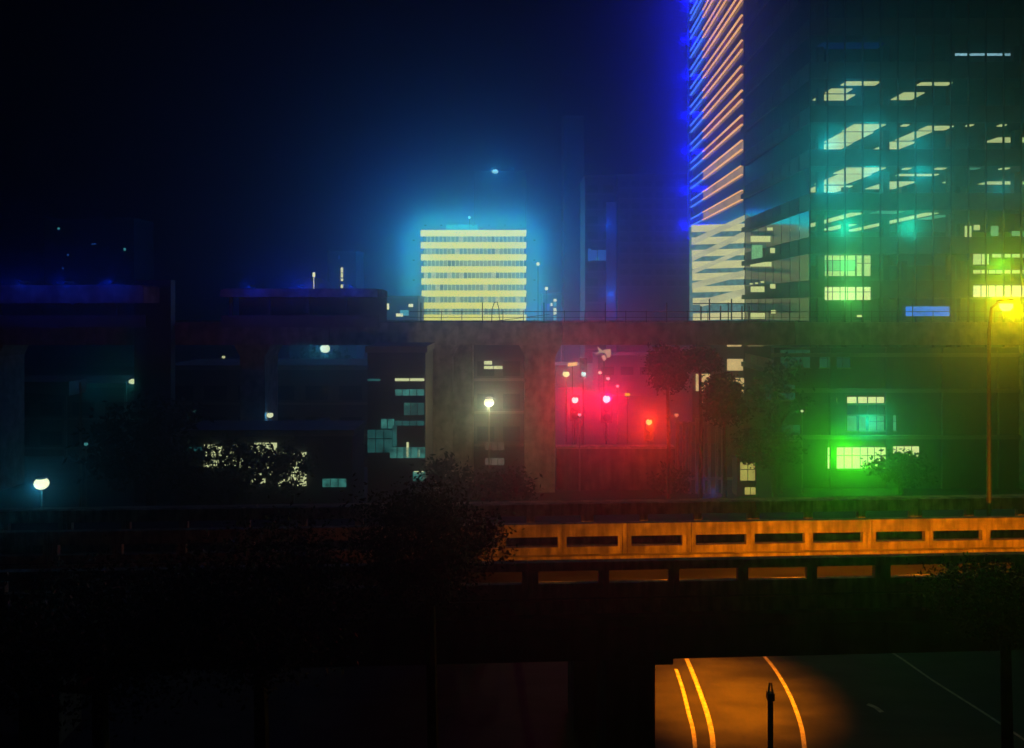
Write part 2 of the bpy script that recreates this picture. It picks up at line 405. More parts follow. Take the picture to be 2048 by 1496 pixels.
def cl(k, xs, ys, m=None, z=None):
    c = CE[3 + k]
    G().box(xs[0], xs[1], ys[0], ys[1], c-.07, c-.002).part('ceiling_light', m or ceil_e, off)
# strips of lit ceiling, k = storey above the eye-level one (0)
def strip(k, x0, x1, y0, y1, n=3, m=None, cols=1):
    for a in range(n):
        for b in range(cols):
            xa_ = x0 + (x1-x0)*b/cols + .05; xb_ = x0 + (x1-x0)*(b+1)/cols - .05
            ya = y0 + (y1-y0)*a/n + .12; yb = y0 + (y1-y0)*(a+1)/n - .12
            cl(k, (xa_, xb_), (ya, yb), m)
strip(4, 31.6, 35.0, 75.7, 77.2, 1, cols=2); strip(4, 31.2, 33.4, 78.2, 80, 1); strip(4, 31.0, 34.6, 80.4, 82.8, 1)
strip(4, 38.9, 42.0, 76, 77.2, 1, cols=2); strip(4, 39, 41.2, 79.6, 82.6, 1)
strip(3, 32.3, 35.4, 75.5, 78.6, 1); strip(3, 32.6, 35.8, 79, 84, 2); strip(3, 33.2, 36.0, 84.4, 88.6, 2)
strip(3, 39.6, 42.2, 76.2, 78.2, 1); strip(3, 39.6, 41.4, 78.6, 83, 2); strip(3, 39.6, 42.4, 83.6, 88, 1)
strip(3, 49.5, 55, 81.5, 84, 1); strip(3, 46.2, 46.9, 75.6, 76.5, 1); strip(3, 43.2, 43.8, 75.6, 76.5, 1); strip(3, 37.0, 37.7, 75.6, 76.5, 1)
strip(2, 31.6, 35.4, 75.5, 79, 1); strip(2, 32.4, 35.8, 79.4, 86, 2); strip(2, 33.2, 37.2, 87, 92, 1, cols=2)
strip(2, 38.4, 42.4, 79.2, 80.4, 1, cols=3); strip(2, 39.4, 42.6, 84, 89.5, 2); strip(2, 37.2, 37.9, 75.6, 76.6, 1); strip(2, 40.2, 41.2, 75.6, 76.6, 1)
strip(2, 43.4, 44.4, 75.6, 76.6, 1, ceil_d); strip(2, 46.4, 47.2, 75.6, 76.6, 1); strip(2, 50.0, 56, 84, 86, 1); strip(2, 45.6, 46.6, 84, 85, 1)
strip(1, 32.6, 34.0, 77, 96, 4); strip(1, 34.6, 37.2, 75.6, 77.6, 1, ceil_d); strip(1, 39.8, 41.2, 77, 96, 4); strip(1, 36.3, 38.0, 88, 95, 1); strip(1, 42, 43.4, 79, 83, 1, ceil_d)
strip(5, 44.2, 50.8, 80.3, 81.1, 1, emit('cold_ceiling_light', (.35, .6, .75), 1.3*haz, .5, (2, 2, 1)), cols=7)
strip(5, 29.8, 36, 77, 79, 1, emit('faint_blue_ceiling', (.0, .004, .06), 1.2), cols=2)
# lit blinds and windows
blind = emit('lit_blind', (.62, .66, .25), 1.1*haz, .12, (.2, 1, 6))
blind_g = emit('green_lit_blind', (.2, .5, .2), 1.0*haz, .3, (.6, 1, 2))
lit_white = emit('lit_room', (.68, .72, .3), 1.15*haz, .1, (.5, .5, .5))
def rectw(name, px0, py0, px1, py1, d, m, parent, th=.05, label=None, frame=True):
    p0, p1 = P(px0, py1, d), P(px1, py0, d)
    o = G().box(p0.x, p1.x, d, d+th, p0.z, p1.z).part(name, m, parent, label=label)
    wpx, hpx = px1 - px0, py1 - py0; s_ = d / F
    if name == 'lit_window' and wpx > 19 and hpx > 5 and d < 170:
        n_ = max(2, round(wpx / 15)); g = G(); t_ = .6 * s_
        for i in range(1, n_): 
            x = p0.x + (p1.x - p0.x) * i / n_; g.box(x-t_, x+t_, d-.03, d-.003, p0.z, p1.z)
        if hpx > 24: g.box(p0.x, p1.x, d-.06, d-.033, p0.z + (p1.z-p0.z)*.62 - t_, p0.z + (p1.z-p0.z)*.62 + t_)
        g.part('window_bars', M['darkmetal'], parent)
    return o
for (a, b, c, d_, m) in [(1650, 511, 1710, 520, blind), (1650, 521, 1710, 541, blind_g), (1650, 542, 1710, 552, blind), (1714, 511, 1741, 552, blind),
        (1650, 574, 1710, 600, lit_white), (1713.5, 574, 1741, 600, lit_white),
        (1947, 507, 1978, 529, blind), (1985, 507, 2021, 515, blind), (2025, 507, 2060, 515, blind), (1947, 540, 2021, 547, blind), (2025, 540, 2062, 547, blind),
        (1947, 571, 2021, 594, lit_white), (2025, 571, 2062, 594, lit_white),
        (1930, 452, 1943, 474, blind), (1948, 450, 1960, 460, blind), (1982, 452, 1997, 472, blind_g), (2024, 462, 2060, 472, blind_g)]:
    dd = FY - .12 if b >= 571 else FY + .35
    rectw('lit_window', a, b, c, d_, dd, m, off)
sg = rectw('sign_panel', 1813, 613, 1899, 632, FY-.35, emit('blue_sign', (.03, .2, .9), 1.6, .5, (1.5, 1, 3)), off, .15, 'blue illuminated sign panel on the tower')
rectw('small_light', 1714, 630, 1724, 634, FY-.3, lit_white, off)
# side wall running back along the street
sl = [(XL, FY+.15), (28.5, 98)]
for k, c in enumerate(CE):
    for j in range(8):
        t0, t1 = j/8+.004, (j+1)/8-.004
        xs0, xs1 = XL+.6*t0, XL+.6*t1; y0, y1 = FY+.15+22.85*t0, FY+.15+22.85*t1
        G().prism([(xs0, y0), (xs0+.12, y0), (xs1+.12, y1), (xs1, y1)], c, c+1.6).part('side_spandrel', M['facade'], off)
        if c > 13: G().prism([(xs0+.06, y0), (xs0+.1, y0), (xs1+.1, y1), (xs1+.06, y1)], c-2.48, c-.01).part('side_pane', M['darkglass'], off)
def sidewin(px0, px1, z0, z1, m):
    # px columns -> positions along the side wall
    def pt(px):
        r = (px - 1024) / F; t = (XL - r*(FY+.15)) / (r*22.85 - .6); return (XL+.6*t, FY+.15+22.85*t)
    (xa_, ya_), (xb_, yb_) = pt(px0), pt(px1)
    z_ = lambda py, y: Z(py, y)
    g = G(); g.v = [(xa_-.04, ya_, z_(z1, ya_)), (xb_-.04, yb_, z_(z1, yb_)), (xb_-.04, yb_, z_(z0, yb_)), (xa_-.04, ya_, z_(z0, ya_)),
                    (xa_-.01, ya_, z_(z1, ya_)), (xb_-.01, yb_, z_(z1, yb_)), (xb_-.01, yb_, z_(z0, yb_)), (xa_-.01, ya_, z_(z0, ya_))]
    g.f = [(0,1,2,3),(4,7,6,5),(0,4,5,1),(1,5,6,2),(2,6,7,3),(3,7,4,0)]
    g.part('lit_window', m, off)
for a in [(1502, 1541, 472, 484), (1535, 1546, 455, 461), (1541, 1550, 496, 506), (1501, 1543, 524, 533), (1502, 1529, 573, 584), (1541, 1551, 568, 577),
          (1500, 1505, 566, 569), (1511, 1516, 565, 568), (1522, 1528, 562, 566), (1502, 1530, 626, 637), (1543, 1551, 620, 627)]:
    sidewin(*a, blind)
sidewin(1504, 1525, 490, 520, blind_g)
GT = (.0, .68, .58); GR = (.02, 1.0, .05)
# teal and green lamps added for the bloom around the lit windows
for (px, py, d, c, pwr) in [(1660, 290, 76.5, GT, 1), (1745, 250, 76.5, GT, .8), (1835, 290, 76.5, GT, .4), (1660, 380, 76.5, GT, 1.2), (1745, 340, 76.5, GT, 1),
        (1840, 350, 76.5, GT, .6), (2000, 380, 76.5, GT, .35), (1690, 455, 76.5, (0, .8, .35), 1.6), (1820, 455, 76.5, (0, .8, .4), 1.2), (1700, 180, 76.5, (0, .4, .5), .3)]:
    light('SPOT', P(px, py, d-1.0), c, 1150*pwr, .9, off, aim=(8, 0, CZ+14), spot_size=math.radians(84), spot_blend=1.0)
    light('POINT', P(px, py, d+.6), c, 150*pwr, .5, off)
for (px, py, c, pwr) in [(1695, 530, (.15, 1, .12), 1.), (1695, 590, (.15, 1, .08), 1.), (2000, 530, (.3, 1, .02), 1.), (1990, 590, (.5, .9, .0), 1.)]:
    light('SPOT', P(px, py, FY-.6), c, 900*pwr, .7, off, aim=(8, 0, CZ+14), spot_size=math.radians(74), spot_blend=1.0)

# stone podium of the glass tower
pod = root('stone_podium', 'dark stone podium below the glass tower at the right, with a few lit windows', 'building', (44, 76, 0))
G().box(24.2, 61.5, 74.2, 74.75, 0, Z(695, 74)).part('wall', M['facade'], pod)
for j in range(7):
    G().box(24.2+j*5.2, 24.2+j*5.2+.6, 73.9, 74.19, 0, Z(695, 74)).part('pilaster', M['facade'], pod)
for z in (4.6, 8.9, 12.2):
    G().box(24.0, 61.5, 73.82, 74.19, z, z+.35).part('ledge', M['facade_mid'], pod)
tealw = emit('teal_room', (.08, .33, .2), .8*haz, .4, (1.2, 1, 1))
dimw = emit('dim_teal_room', (.012, .10, .07), .5*haz, .6, (.6, 1, .7))
for (a, b, c, d_, m) in [(1664, 795, 1674, 804, lit_white), (1695, 794, 1713, 806, lit_white), (1717, 794, 1734, 806, lit_white), (1737, 794, 1768, 806, lit_white), (1771, 794, 1785, 806, tealw),
        (1695, 808, 1713, 829, dimw), (1717, 808, 1734, 829, dimw), (1737, 808, 1768, 829, dimw),
        (1695, 831, 1713, 861, tealw), (1719, 831, 1732, 861, tealw), (1738, 831, 1768, 861, tealw), (1772, 831, 1792, 861, tealw),
        (1656, 895, 1720, 937, lit_white), (1722, 895, 1775, 937, lit_white), (1778, 893, 1838, 915, lit_white),
        (1560, 700, 1620, 735, dimw), (1640, 705, 1700, 735, dimw), (1530, 770, 1590, 800, dimw), (1540, 850, 1600, 880, dimw)]:
    rectw('lit_window', a, b, c, d_, 74.1, m, pod, .08)
    p0, p1 = P(a, d_, 74.1), P(c, b, 74.1)
    G().box(p0.x-.08, p1.x+.08, 73.98, 74.14, p0.z-.14, p0.z-.02).part('sill', M['facade_mid'], pod)
light('SPOT', P(1695, 915, 73.2), (.06, 1, .0), 3900, .7, pod, aim=(5, 0, CZ+12), spot_size=math.radians(64), spot_blend=1.0)  # lamps added in open air for the halos of the podium windows
light('POINT', P(1695, 915, 73.2), (.05, 1, .0), 300, .5, pod)
light('POINT', P(1740, 845, 73.2), (.0, .8, .35), 500, .5, pod)

# ---------------------------------------------------------------- tower with LED floor edges
led = root('led_striped_tower', 'slender dark tower outlined with slanting orange and blue light strips', 'building', (44, 117, 0))
A0, B0 = Vector((28.9, 100, 0)), Vector((30.0, 134, 0))
hl = math.exp(HAZE_DENSITY * 110)
TOPZ = 17 + 13.2 + 3.13 * 15
G().prism([(28.95, 100), (60, 100), (60, 134), (30.05, 134)], 0, TOPZ).part('core', mat('tower_glass', (.03, .035, .05), .2, var=.3, bump=0, spec=.5), led)
ledO = emit('orange_led', (.85, .42, .12), 1.35*hl, .25, (.3, .12, .3))
ledB = emit('blue_led', (.08, .28, .95), 1.2*hl, .3, (.3, .2, .3))
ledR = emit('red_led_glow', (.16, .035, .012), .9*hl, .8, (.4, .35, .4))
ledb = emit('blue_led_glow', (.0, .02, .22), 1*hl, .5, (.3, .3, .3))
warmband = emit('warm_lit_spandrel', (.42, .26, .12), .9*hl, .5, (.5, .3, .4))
def along(t): return A0.lerp(B0, t)
def fin(name, t0, t1, z0, z1, o_, m, th=.25):
    a, b = along(t0), along(t1)
    return G().prism([(a.x-o_-th, a.y), (a.x-o_, a.y), (b.x-o_, b.y), (b.x-o_-th, b.y)], z0, z1).part(name, m, led)
for k in range(15):
    z = 17 + 13.2 + 3.13 * k
    for dz in (0, 1.15):
        fin('orange_strip', 0, .70, z+dz-.05, z+dz+.05, .02, ledO)
        fin('blue_strip', .705, 1, z+dz-.05, z+dz+.05, .02, ledB)
    fin('spandrel', 0, .70, z+.16, z+.99, .0, warmband if k < 3 else ledR, .05)  # glow between the strips is put into the spandrel colour
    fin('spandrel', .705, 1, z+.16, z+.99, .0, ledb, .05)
    if k % 2 == 0:
        light('POINT', along(1.0) + Vector((-.9, .3, z)), (.0, .0, 1.0), 2000, .3, led)  # blue lamps added in open air for the glow beside the tower
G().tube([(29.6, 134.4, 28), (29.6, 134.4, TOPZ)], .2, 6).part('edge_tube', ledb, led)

# glowing bands built in place of the white block's reflection in the tower glass
ann = root('reflection_block', 'block of glowing cream bands imitating a reflection in the striped tower', 'building', (25.3, 99, 0))
dA = 98.0
G().box(X(1384,dA)+.1, X(1489,dA), dA+.3, dA+1.9, 0, Z(650, dA)-.004).part('base_wall', M['facade'], ann)
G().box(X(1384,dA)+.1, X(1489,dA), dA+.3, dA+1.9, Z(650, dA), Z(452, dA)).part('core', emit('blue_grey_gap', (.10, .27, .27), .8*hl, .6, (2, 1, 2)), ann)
cb = emit('reflection_glow', (.62, .60, .27), 1.0*hl, .22, (.35, 1, 1.1))
cb2 = emit('pale_diagonal', (.50, .50, .27), 1.0*hl, .3, (.35, 1, 1.1))  # pale streaks across the imitated reflection, built as glowing slabs
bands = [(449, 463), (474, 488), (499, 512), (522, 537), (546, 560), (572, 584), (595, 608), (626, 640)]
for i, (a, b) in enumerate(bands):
    G().slab([(X(1384+i*.4,dA), Z(b+1,dA)), (X(1489,dA), Z(b-2,dA)), (X(1489,dA), Z(a-2,dA)), (X(1384+i*.4,dA), Z(a+1,dA))], dA, dA+.29).part('mirrored_band', cb, ann)
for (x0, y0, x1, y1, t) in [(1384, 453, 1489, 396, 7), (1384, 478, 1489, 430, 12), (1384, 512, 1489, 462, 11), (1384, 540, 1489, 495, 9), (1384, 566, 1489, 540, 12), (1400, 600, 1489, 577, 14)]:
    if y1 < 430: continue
    G().slab([(X(x0,dA), Z(y0+t,dA)), (X(x1,dA), Z(y1+t,dA)), (X(x1,dA), Z(y1,dA)), (X(x0,dA), Z(y0,dA))], dA-.12, dA-.02).part('diagonal_streak', cb2, ann)
for px in (1418, 1462, 1483, 1401, 1440):
    y0 = 598 if px in (1418, 1462) else 612
    G().box(X(px,dA)-.07, X(px,dA)+.07, dA-.3, dA-.15, Z(640,dA), Z(y0,dA)).part('scaffold_bar', M['darkmetal'], ann)
for py in (607, 623):
    G().box(X(1384,dA), X(1489,dA), dA-.45, dA-.32, Z(py+1,dA), Z(py-1,dA)).part('scaffold_bar', M['darkmetal'], ann)
warm = emit('warm_window', (.75, .55, .22), .9*hl, .3, (.6, 1, .6))
for (a, b, c, d_) in [(1455, 681, 1483, 693), (1455, 718, 1486, 741), (1456, 756, 1488, 786), (1425, 682, 1443, 690), (1380, 700, 1400, 724), (1392, 748, 1420, 782)]:
    rectw('warm_window', a, b, c, d_, dA+.1, warm, ann, .15)
gh = root('gatehouse', 'small gatehouse with two glowing yellow windows stacked one above the other', 'kiosk', (X(1495,71), 71.8, 0))
G().box(X(1474,71), X(1512,71), 71, 72.6, 0, Z(915,71)).part('wall', M['facade'], gh)
yw = emit('yellow_window', (.60, .52, .12), 1.1, .3, (1, 1, .6))
rectw('lit_window', 1481, 925, 1510, 961, 70.93, yw, gh, .06); rectw('lit_window', 1490, 975, 1511, 989, 70.93, yw, gh, .06)

# ---------------------------------------------------------------- other buildings
def block(label, px0, px1, py0, d, depth=12, m='facade', wins=(), name='tower_block', floors=0):
    r = root(name, label, 'building', (X((px0+px1)/2, d), d+depth/2, 0))
    xa_, xb_ = X(px0, d), X(px1, d); zt_ = Z(py0, d)
    G().box(xa_, xb_, d, d+depth, 0, zt_).part('wall', M[m], r)
    G().box(xa_-.15, xb_+.15, d-.15, d+depth+.15, zt_+.003, zt_+.5).part('parapet', M['facade_mid'], r)
    if floors:
        n = max(2, int((xb_-xa_)/3.2)); st = (xb_-xa_)/n
        wm = G().box(-st*.33, st*.33, -.06, .05, -.75, .75).mesh('window', M['darkglass'])
        for i in range(floors):
            z = zt_ - 2.4 - 3.3*i
            if z < 2: break
            for k in range(n): inst('window', wm, r, Vector((xa_+st*(k+.5), d-.0, z)) - r.location)
            G().box(xa_, xb_, d-.12, d-.004, z-1.25, z-1.0).part('ledge', M['facade_mid'], r)
    for wq in wins: rectw('lit_window', *wq[:4], d-.14, wq[4], r, .12)
    return r
hf = math.exp(HAZE_DENSITY*220)
wl = emit('far_white_window', (.65, .66, .33), 1.0*hf)
wt = emit('far_teal_window', (.05, .28, .32), .8*hf)
wbm = emit('far_blue_window', (.01, .05, .22), .9*hf)
b1 = block('dark slim tower behind the white block carrying one roof lamp', 948, 1052, 345, 262, wins=[])
G().ball(P(990, 343, 261), 1.1, 1, 1, .6).part('roof_lamp', emit('roof_lamp', (.3, .6, .4), 2.5), b1)
G().ball(P(1024, 337, 261), .9, 1, 1, .6).part('roof_lamp', emit('roof_lamp_dim', (.0, .12, .3), 1.2), b1)
light('POINT', P(990, 341, 259), (.0, .3, .6), 1500, .5, b1)
b2 = block('tall blue-black tower just right of the white block with a paler vertical edge', 1170, 1232, 355, 170, wins=[(1176, 497, 1182, 522, wbm), (1192, 514, 1198, 521, wt), (1178, 500, 1212, 521, wbm)], floors=18)
edge = mat('pale_pilaster', (.5, .52, .55), .8, var=.2)
G().box(X(1212,170), X(1231,170), 169.2, 169.99, 0, Z(405,170)).part('pilaster', edge, b2)
light('POINT', P(1222, 590, 166), (.0, .12, .9), 500, .3, b2); light('POINT', P(1215, 450, 165), (.0, .1, .9), 400, .3, b2)  # blue lamps added in open air to tint the pilaster
b3 = block('broad unlit tower rising between the white block and the striped tower', 1128, 1168, 235, 230)
b3b = block('very dark wide block left of the striped tower', 1236, 1378, 352, 240, depth=14, floors=10)
b4 = block('low far block with a thin column of lit windows beside the white block', 1086, 1122, 590, 215, wins=[(1107, 598, 1113, 603, wl), (1107, 604, 1113, 613, wt), (1107, 616, 1113, 629, wl), (1107, 632, 1113, 641, wt), (1101, 606, 1105, 612, wl), (1094, 608, 1099, 622, wbm)])
for (px, py, lab) in [(1076, 528, 'tiny white lamp on a tall mast right of the white block'), (1093, 577, 'tiny white lamp on a short mast right of the white block')]:
    r = root('mast_lamp', lab, 'lamp', (X(px, 190), 190, 0))
    G().tube([(X(px,190), 190, 0), (X(px,190), 190, Z(py,190)-.3)], .12, 6).part('mast', M['darkmetal'], r)
    G().ball(P(px, py, 190), .42).part('globe', wl, r)
b5 = block('dark far left tower with three tiny lit windows', 88, 268, 440, 220, wins=[(115, 455, 119, 459, wt), (247, 496, 251, 501, wt), (134, 508, 137, 512, wbm), (183, 487, 192, 489, wbm), (124, 535, 127, 538, wbm)])
b6 = block('slender far tower with a dashed vertical line of white windows', 655, 712, 505, 210, wins=[(681.5, 535, 686, 545, wl), (681.5, 546.5, 686, 555, wl), (681.5, 557, 686, 562, wl), (681.5, 569, 686, 576, wl), (677, 511, 679, 518, wbm)])
b7 = block('squat dark block with one bright white window beside the white block', 742, 836, 596, 180, wins=[(755, 607, 778, 619, wl), (757, 593+6, 764, 603, wt), (817, 608, 826, 614, wl), (792, 627, 806, 633, wl), (800, 620, 817, 631, wt)])
dm = root('domed_hall', 'domed hall roof faintly blue behind the platform canopy', 'building', (X(598,150), 160, 0))
G().ball((X(598,150), 160, 17+1.2), 5.2, 1, 1, .85, 20, 10).part('dome', M['facade_mid'], dm, smooth=True)
G().box(X(560,150), X(640,150), 156, 166, 0, 18).part('wall', M['facade'], dm)
G().box(X(614.5,150), X(619,150), 154, 154.3, Z(552,150), Z(543,150)).tube([(X(616.7,150), 154.15, 16), (X(616.7,150), 154.15, Z(551.9,150))], .06, 5).part('lit_finial', wl, dm)
light('POINT', (X(598,150), 152, 19), (.0, .03, 1), 900, .3, dm)  # blue lamp added in open air to tint the dome

hm = math.exp(HAZE_DENSITY*88)
wm_l = emit('strip_window', (.62, .68, .34), 1*hm, .2, (1, 1, 1)); wm_t = emit('teal_window', (.02, .15, .14), .6*hm, .75, (1.4, 1, 2)); wm_tt = emit('bright_teal_window', (.05, .26, .22), .8*hm, .8, (2, 1, 2))
b8 = block('low office left of the viaduct pier with rows of teal strip windows', 735, 851, 705, 62.5, depth=6, wins=[
    (790, 757, 818, 762, wm_l), (820, 757, 848, 762, wm_l), (735, 758, 760, 762, wm_t), (790, 779, 848, 791, wm_tt), (808, 806, 848, 830, wm_t), (810, 806, 828, 811, wm_tt),
    (790, 842, 848, 851, wm_t), (762, 838, 788, 857, wm_tt), (785, 850, 793, 893, wm_t), (735, 860, 784, 905, wm_t), (780, 895, 850, 916, wm_tt), (813, 885, 817, 915, wm_l), (835, 900, 840, 914, wm_l), (826, 944, 850, 962, wm_tt), (828, 943, 848, 948, wm_l)])
b9 = block('brownish block seen between the viaduct piers with a single column of windows', 946, 1049, 690, 81, depth=8, m='facade', wins=[
    (968, 722, 984, 729, wm_l), (968, 732, 1005, 738, wm_l), (970, 885, 1008, 900, emit('dim_brown_window', (.12, .09, .06), 1., .5, (1, 1, 2))), (970, 917, 1008, 930, emit('dim_brown_window2', (.16, .13, .1), 1., .6, (1, 1, 2)))], floors=8)
b10 = block('mid-distance block behind the traffic lights, its wall tinged red', 1196, 1312, 716, 150, depth=10, m='facade_mid', floors=4)
b11 = block('short stepped block beside the red lit street', 1112, 1194, 735, 165, depth=8, m='facade_mid', floors=3)
b12 = block('long dark terrace behind the trees at the left', 330, 735, 740, 84, depth=10, floors=6)
b12b = block('low row of shops with lit fronts shining through the leafy tree at the left', 360, 705, 872, 64, depth=5, name='shop_row', wins=[
    (372, 895, 402, 925, wm_t), (408, 890, 462, 935, wm_l), (466, 890, 505, 935, wm_l), (509, 886, 553, 950, wm_l), (557, 905, 612, 972, wm_l), (470, 958, 530, 968, wm_l), (645, 958, 692, 974, wm_tt)])
b13 = block('unlit hall at the far left behind the bright globe lamp', -60, 330, 775, 90, depth=10, floors=3)
# retaining wall at the foot of the street
rw = root('retaining_wall', 'low concrete wall closing the red lit street, with a faint pink top edge', 'wall', (X(1212, 74), 74, 0))
G().box(X(1113,73.4), X(1350,73.4), 73.4, 74.2, 0, Z(897,73.4)).part('wall', M['concrete_dark'], rw)
G().box(X(1113,73.3), X(1350,73.3), 73.2, 74.4, Z(897,73.4)+.003, Z(893,73.4)).part('coping', M['concrete'], rw)

# ---------------------------------------------------------------- pavilion roof at the left with an end lamp
pv = root('pavilion_roof', 'flat teal lit awning roof at the left with a lamp at its right end', 'awning', (X(190,100), 100, 0))
G().slab([(X(120,100), Z(756,100)), (X(262,100), Z(766,100)), (X(262,100), Z(742,100)), (X(115,100), Z(742,100))], 86, 89.5).part('roof', M['facade_mid'], pv)
for px in (130, 250): G().box(X(px,87)-.12, X(px,87)+.12, 87, 87.25, 0, Z(765,87)).part('column', M['metal'], pv)
G().ball(P(265, 763, 85), .38, 1, 1, .7).part('end_lamp', emit('end_lamp', (.6,.68,.35), 1.6), pv)
light('POINT', P(262, 764, 84), (.05, .8, .6), 45, .2, pv)
light('POINT', P(190, 775, 84), (.0, .5, .6), 25, .2, pv)

# ---------------------------------------------------------------- street lamps
globeM = {}
def em(c, s):
    k = (c, s)
    if k not in globeM: globeM[k] = emit('lamp_globe', c, s)
    return globeM[k]
W = (.66, .70, .38)
def street_lamp(px, py, d, r_px, label, col=W, s=1.6, power=0, lc=None, arm=0, group=None, name='street_lamp', pole=.07):
    p = P(px, py, d); r = r_px * d / F
    o = root(name, label, 'lamp', (p.x + arm, d, 0), group=group)
    bx = p.x + arm; top = p.z + r*1.5
    if arm:
        G().tube([(bx, d, 0), (bx, d, top-.9), (bx-arm*.25, d, top-.15), (p.x+ (r if arm > 0 else -r), d, top)], [pole*1.3, pole, pole*.8, pole*.6]).part('pole', M['metal'], o)
        G().box(p.x-r*1.3, p.x+r*1.3, d-r, d+r, p.z+r*.75, p.z+r*1.5).part('lamp_head', M['darkmetal'], o)
    else:
        G().tube([(bx, d, 0), (bx, d, p.z-r)], [pole*1.3, pole]).part('pole', M['metal'], o)
        G().ball((p.x, d, p.z+r*.85), r*.8, 1, 1, .35).part('lamp_head', M['darkmetal'], o)
    G().ball((p.x, d, p.z), r, 1, 1, .85).part('globe', em(col, s), o, smooth=True)
    if power: light('POINT', (p.x, d - r - .12, p.z - .05), lc or col, power, r*.5, o)
    return o
# the yellow lamp on the flyover median
p = P(2012, 612, 29.6)
yl = root('street_lamp', 'tall yellow street lamp on the flyover at the right edge', 'lamp', (X(1978, 30.1), 30.1, 8))
G().tube([(X(1978,30.1), 30.1, 7), (X(1978,30.1), 30.1, 16.0), (X(1983,30), 30.0, 16.9), (X(2000,29.8), 29.8, 17.15)], [.09, .065, .055, .045]).part('pole', mat('galvanised_pole', (.08, .085, .06), .5, .3, var=.2), yl)
G().ball((p.x, p.y, p.z+.17), .3, 1.1, 1.0, .35).part('lamp_head', M['darkmetal'], yl)
G().ball((p.x, p.y, p.z), .23, 1, 1, .85).part('globe', em((.70, .75, .25), 1.5), yl, smooth=True)
light('SPOT', (p.x, p.y-.3, p.z-.05), (1, .50, .0), 1700, .12, yl, aim=(4, 0, 15), spot_size=math.radians(110), spot_blend=1.0)
light('POINT', (p.x, p.y-.45, p.z-.1), (1, .45, .0), 260, .12, yl)
street_lamp(83, 967, 45, 14, 'bright white globe lamp glowing at the far left', (.8, .85, .5), 1.9, 110, (.03, .55, .7))
street_lamp(978, 805, 66, 10, 'soft cream lamp glowing between the two viaduct piers', (.75, .70, .33), 1.6, 900, (1., .85, .35))
street_lamp(650, 697, 118, 10, 'largest white lamp among the dark trees left of centre', W, 2, 420, (.02, .45, .6))
street_lamp(585, 722, 143, 4, 'small white lamp left of the largest tree lamp', W, 1.8)
street_lamp(680, 730, 133, 5, 'small white lamp right of the largest tree lamp', W, 1.8, 60, (.0, .3, .6))
street_lamp(447, 714, 120, 3.3, 'lone pinpoint lamp over the dark terrace', W, 1.4)
street_lamp(540, 830, 73, 6.5, 'white lamp above the glittering leaves at the left', W, 1.7, 25, (.0, .3, .7))
street_lamp(648, 848, 70, 8, 'lamp with a slanted white head right of the glittering leaves', W, 1.7, 25, (.0, .3, .7), arm=.6)
street_lamp(491, 783, 80, 3.5, 'faint teal lamp above the terrace windows', (.08, .3, .25), 1)
street_lamp(390, 822, 78, 3, 'faint dim lamp at the left end of the terrace', (.04, .15, .14), 1)
street_lamp(172, 888, 57, 4, 'tiny teal lamp on a thin pole right of the globe lamp', (.06, .28, .28), 1)
street_lamp(770, 822, 72, 4.5, 'small white lamp in front of the low office by the pier', W, 1.4)
street_lamp(1200, 745, 118, 3.5, 'farthest small lamp of the row beside the red lights', (.8, .6, .4), 1.8, group=None)
street_lamp(1216, 757, 108, 3.6, 'second small pink lamp of the row above the red lights', (.95, .6, .6), 1.6)
street_lamp(1235, 772, 99, 3.2, 'third small pink lamp of the row above the red lights', (.9, .5, .5), 1.6)
street_lamp(1159, 829, 73.0, 3.4, 'small pink lamp just below the two red lights', (.95, .45, .45), 1.6)
street_lamp(1132, 748, 92, 7, 'greenish cream lamp left of the cyan signal', (.6, .7, .3), 1.5, 130, (.8, 1, .3))
street_lamp(1402, 806, 69, 4.2, 'small white lamp in front of the round black tree', W, 1.4)
street_lamp(1604, 822, 72, 3, 'tiny white lamp before the stone podium', W, 1.2)
street_lamp(1353, 830, 72, 4.5, 'narrow orange lamp at the left edge of the slatted screen', (.7, .3, .15), 1.)
sp = root('lamp_pole', 'thin unlit pole standing right of the bright globe lamp', 'pole', (X(161,56), 56, 0))
G().tube([(X(161,56), 56, 0), (X(161,56), 56, Z(765,56))], [.11, .07]).part('shaft', M['metal'], sp)

# ---------------------------------------------------------------- traffic signals
def signal(px, py, d, r_px, lens_c, glow, power, label, lit='red', s=2.):
    p = P(px, py, d); r = r_px*d/F
    o = root('traffic_light', label, 'traffic light', (p.x+.0, d+.3, 0))
    order = {'red': 0, 'amber': 1, 'green': 2}[lit]; pitch = r*2.5
    zc = p.z + order*pitch
    G().tube([(p.x, d+.35, 0), (p.x, d+.35, zc+r*1.6)], [.11, .08]).part('pole', M['darkmetal'], o)
    G().box(p.x-r*1.5, p.x+r*1.5, d+.02, d+.28, zc-pitch*2-r*1.4, zc+r*1.4).part('housing', M['darkmetal'], o)
    for i in range(3):
        m = em(lens_c, s) if i == order else M['darkglass']
        G().ball((p.x, d, zc-pitch*i), r, 1, .35, 1).part('lens', m, o, smooth=True)
        G().tube([(p.x, d+.02, zc-pitch*i+r*1.15), (p.x, d-.35, zc-pitch*i+r*1.1)], r*.35, 6).part('visor', M['darkmetal'], o)
    light('SPOT', (p.x, d-.6, p.z+.02), glow, power, r*.6, o, aim=(p.x*.6, 0, CZ+9), spot_size=math.radians(64), spot_blend=1.0)
    return o
signal(1150, 800, 78, 6.5, (.95, .75, .5), (1, .0, .012), 4400, 'left one of the pair of pale centred red traffic lights')
signal(1213, 798, 78, 7.5, (.95, .75, .5), (1, .0, .035), 5800, 'right one of the pair of pale centred red traffic lights')
signal(1298, 844, 76, 6.0, (1., .6, .2), (1, .02, .0), 4600, 'lower orange-red traffic light beside the dark tree', s=1.6)
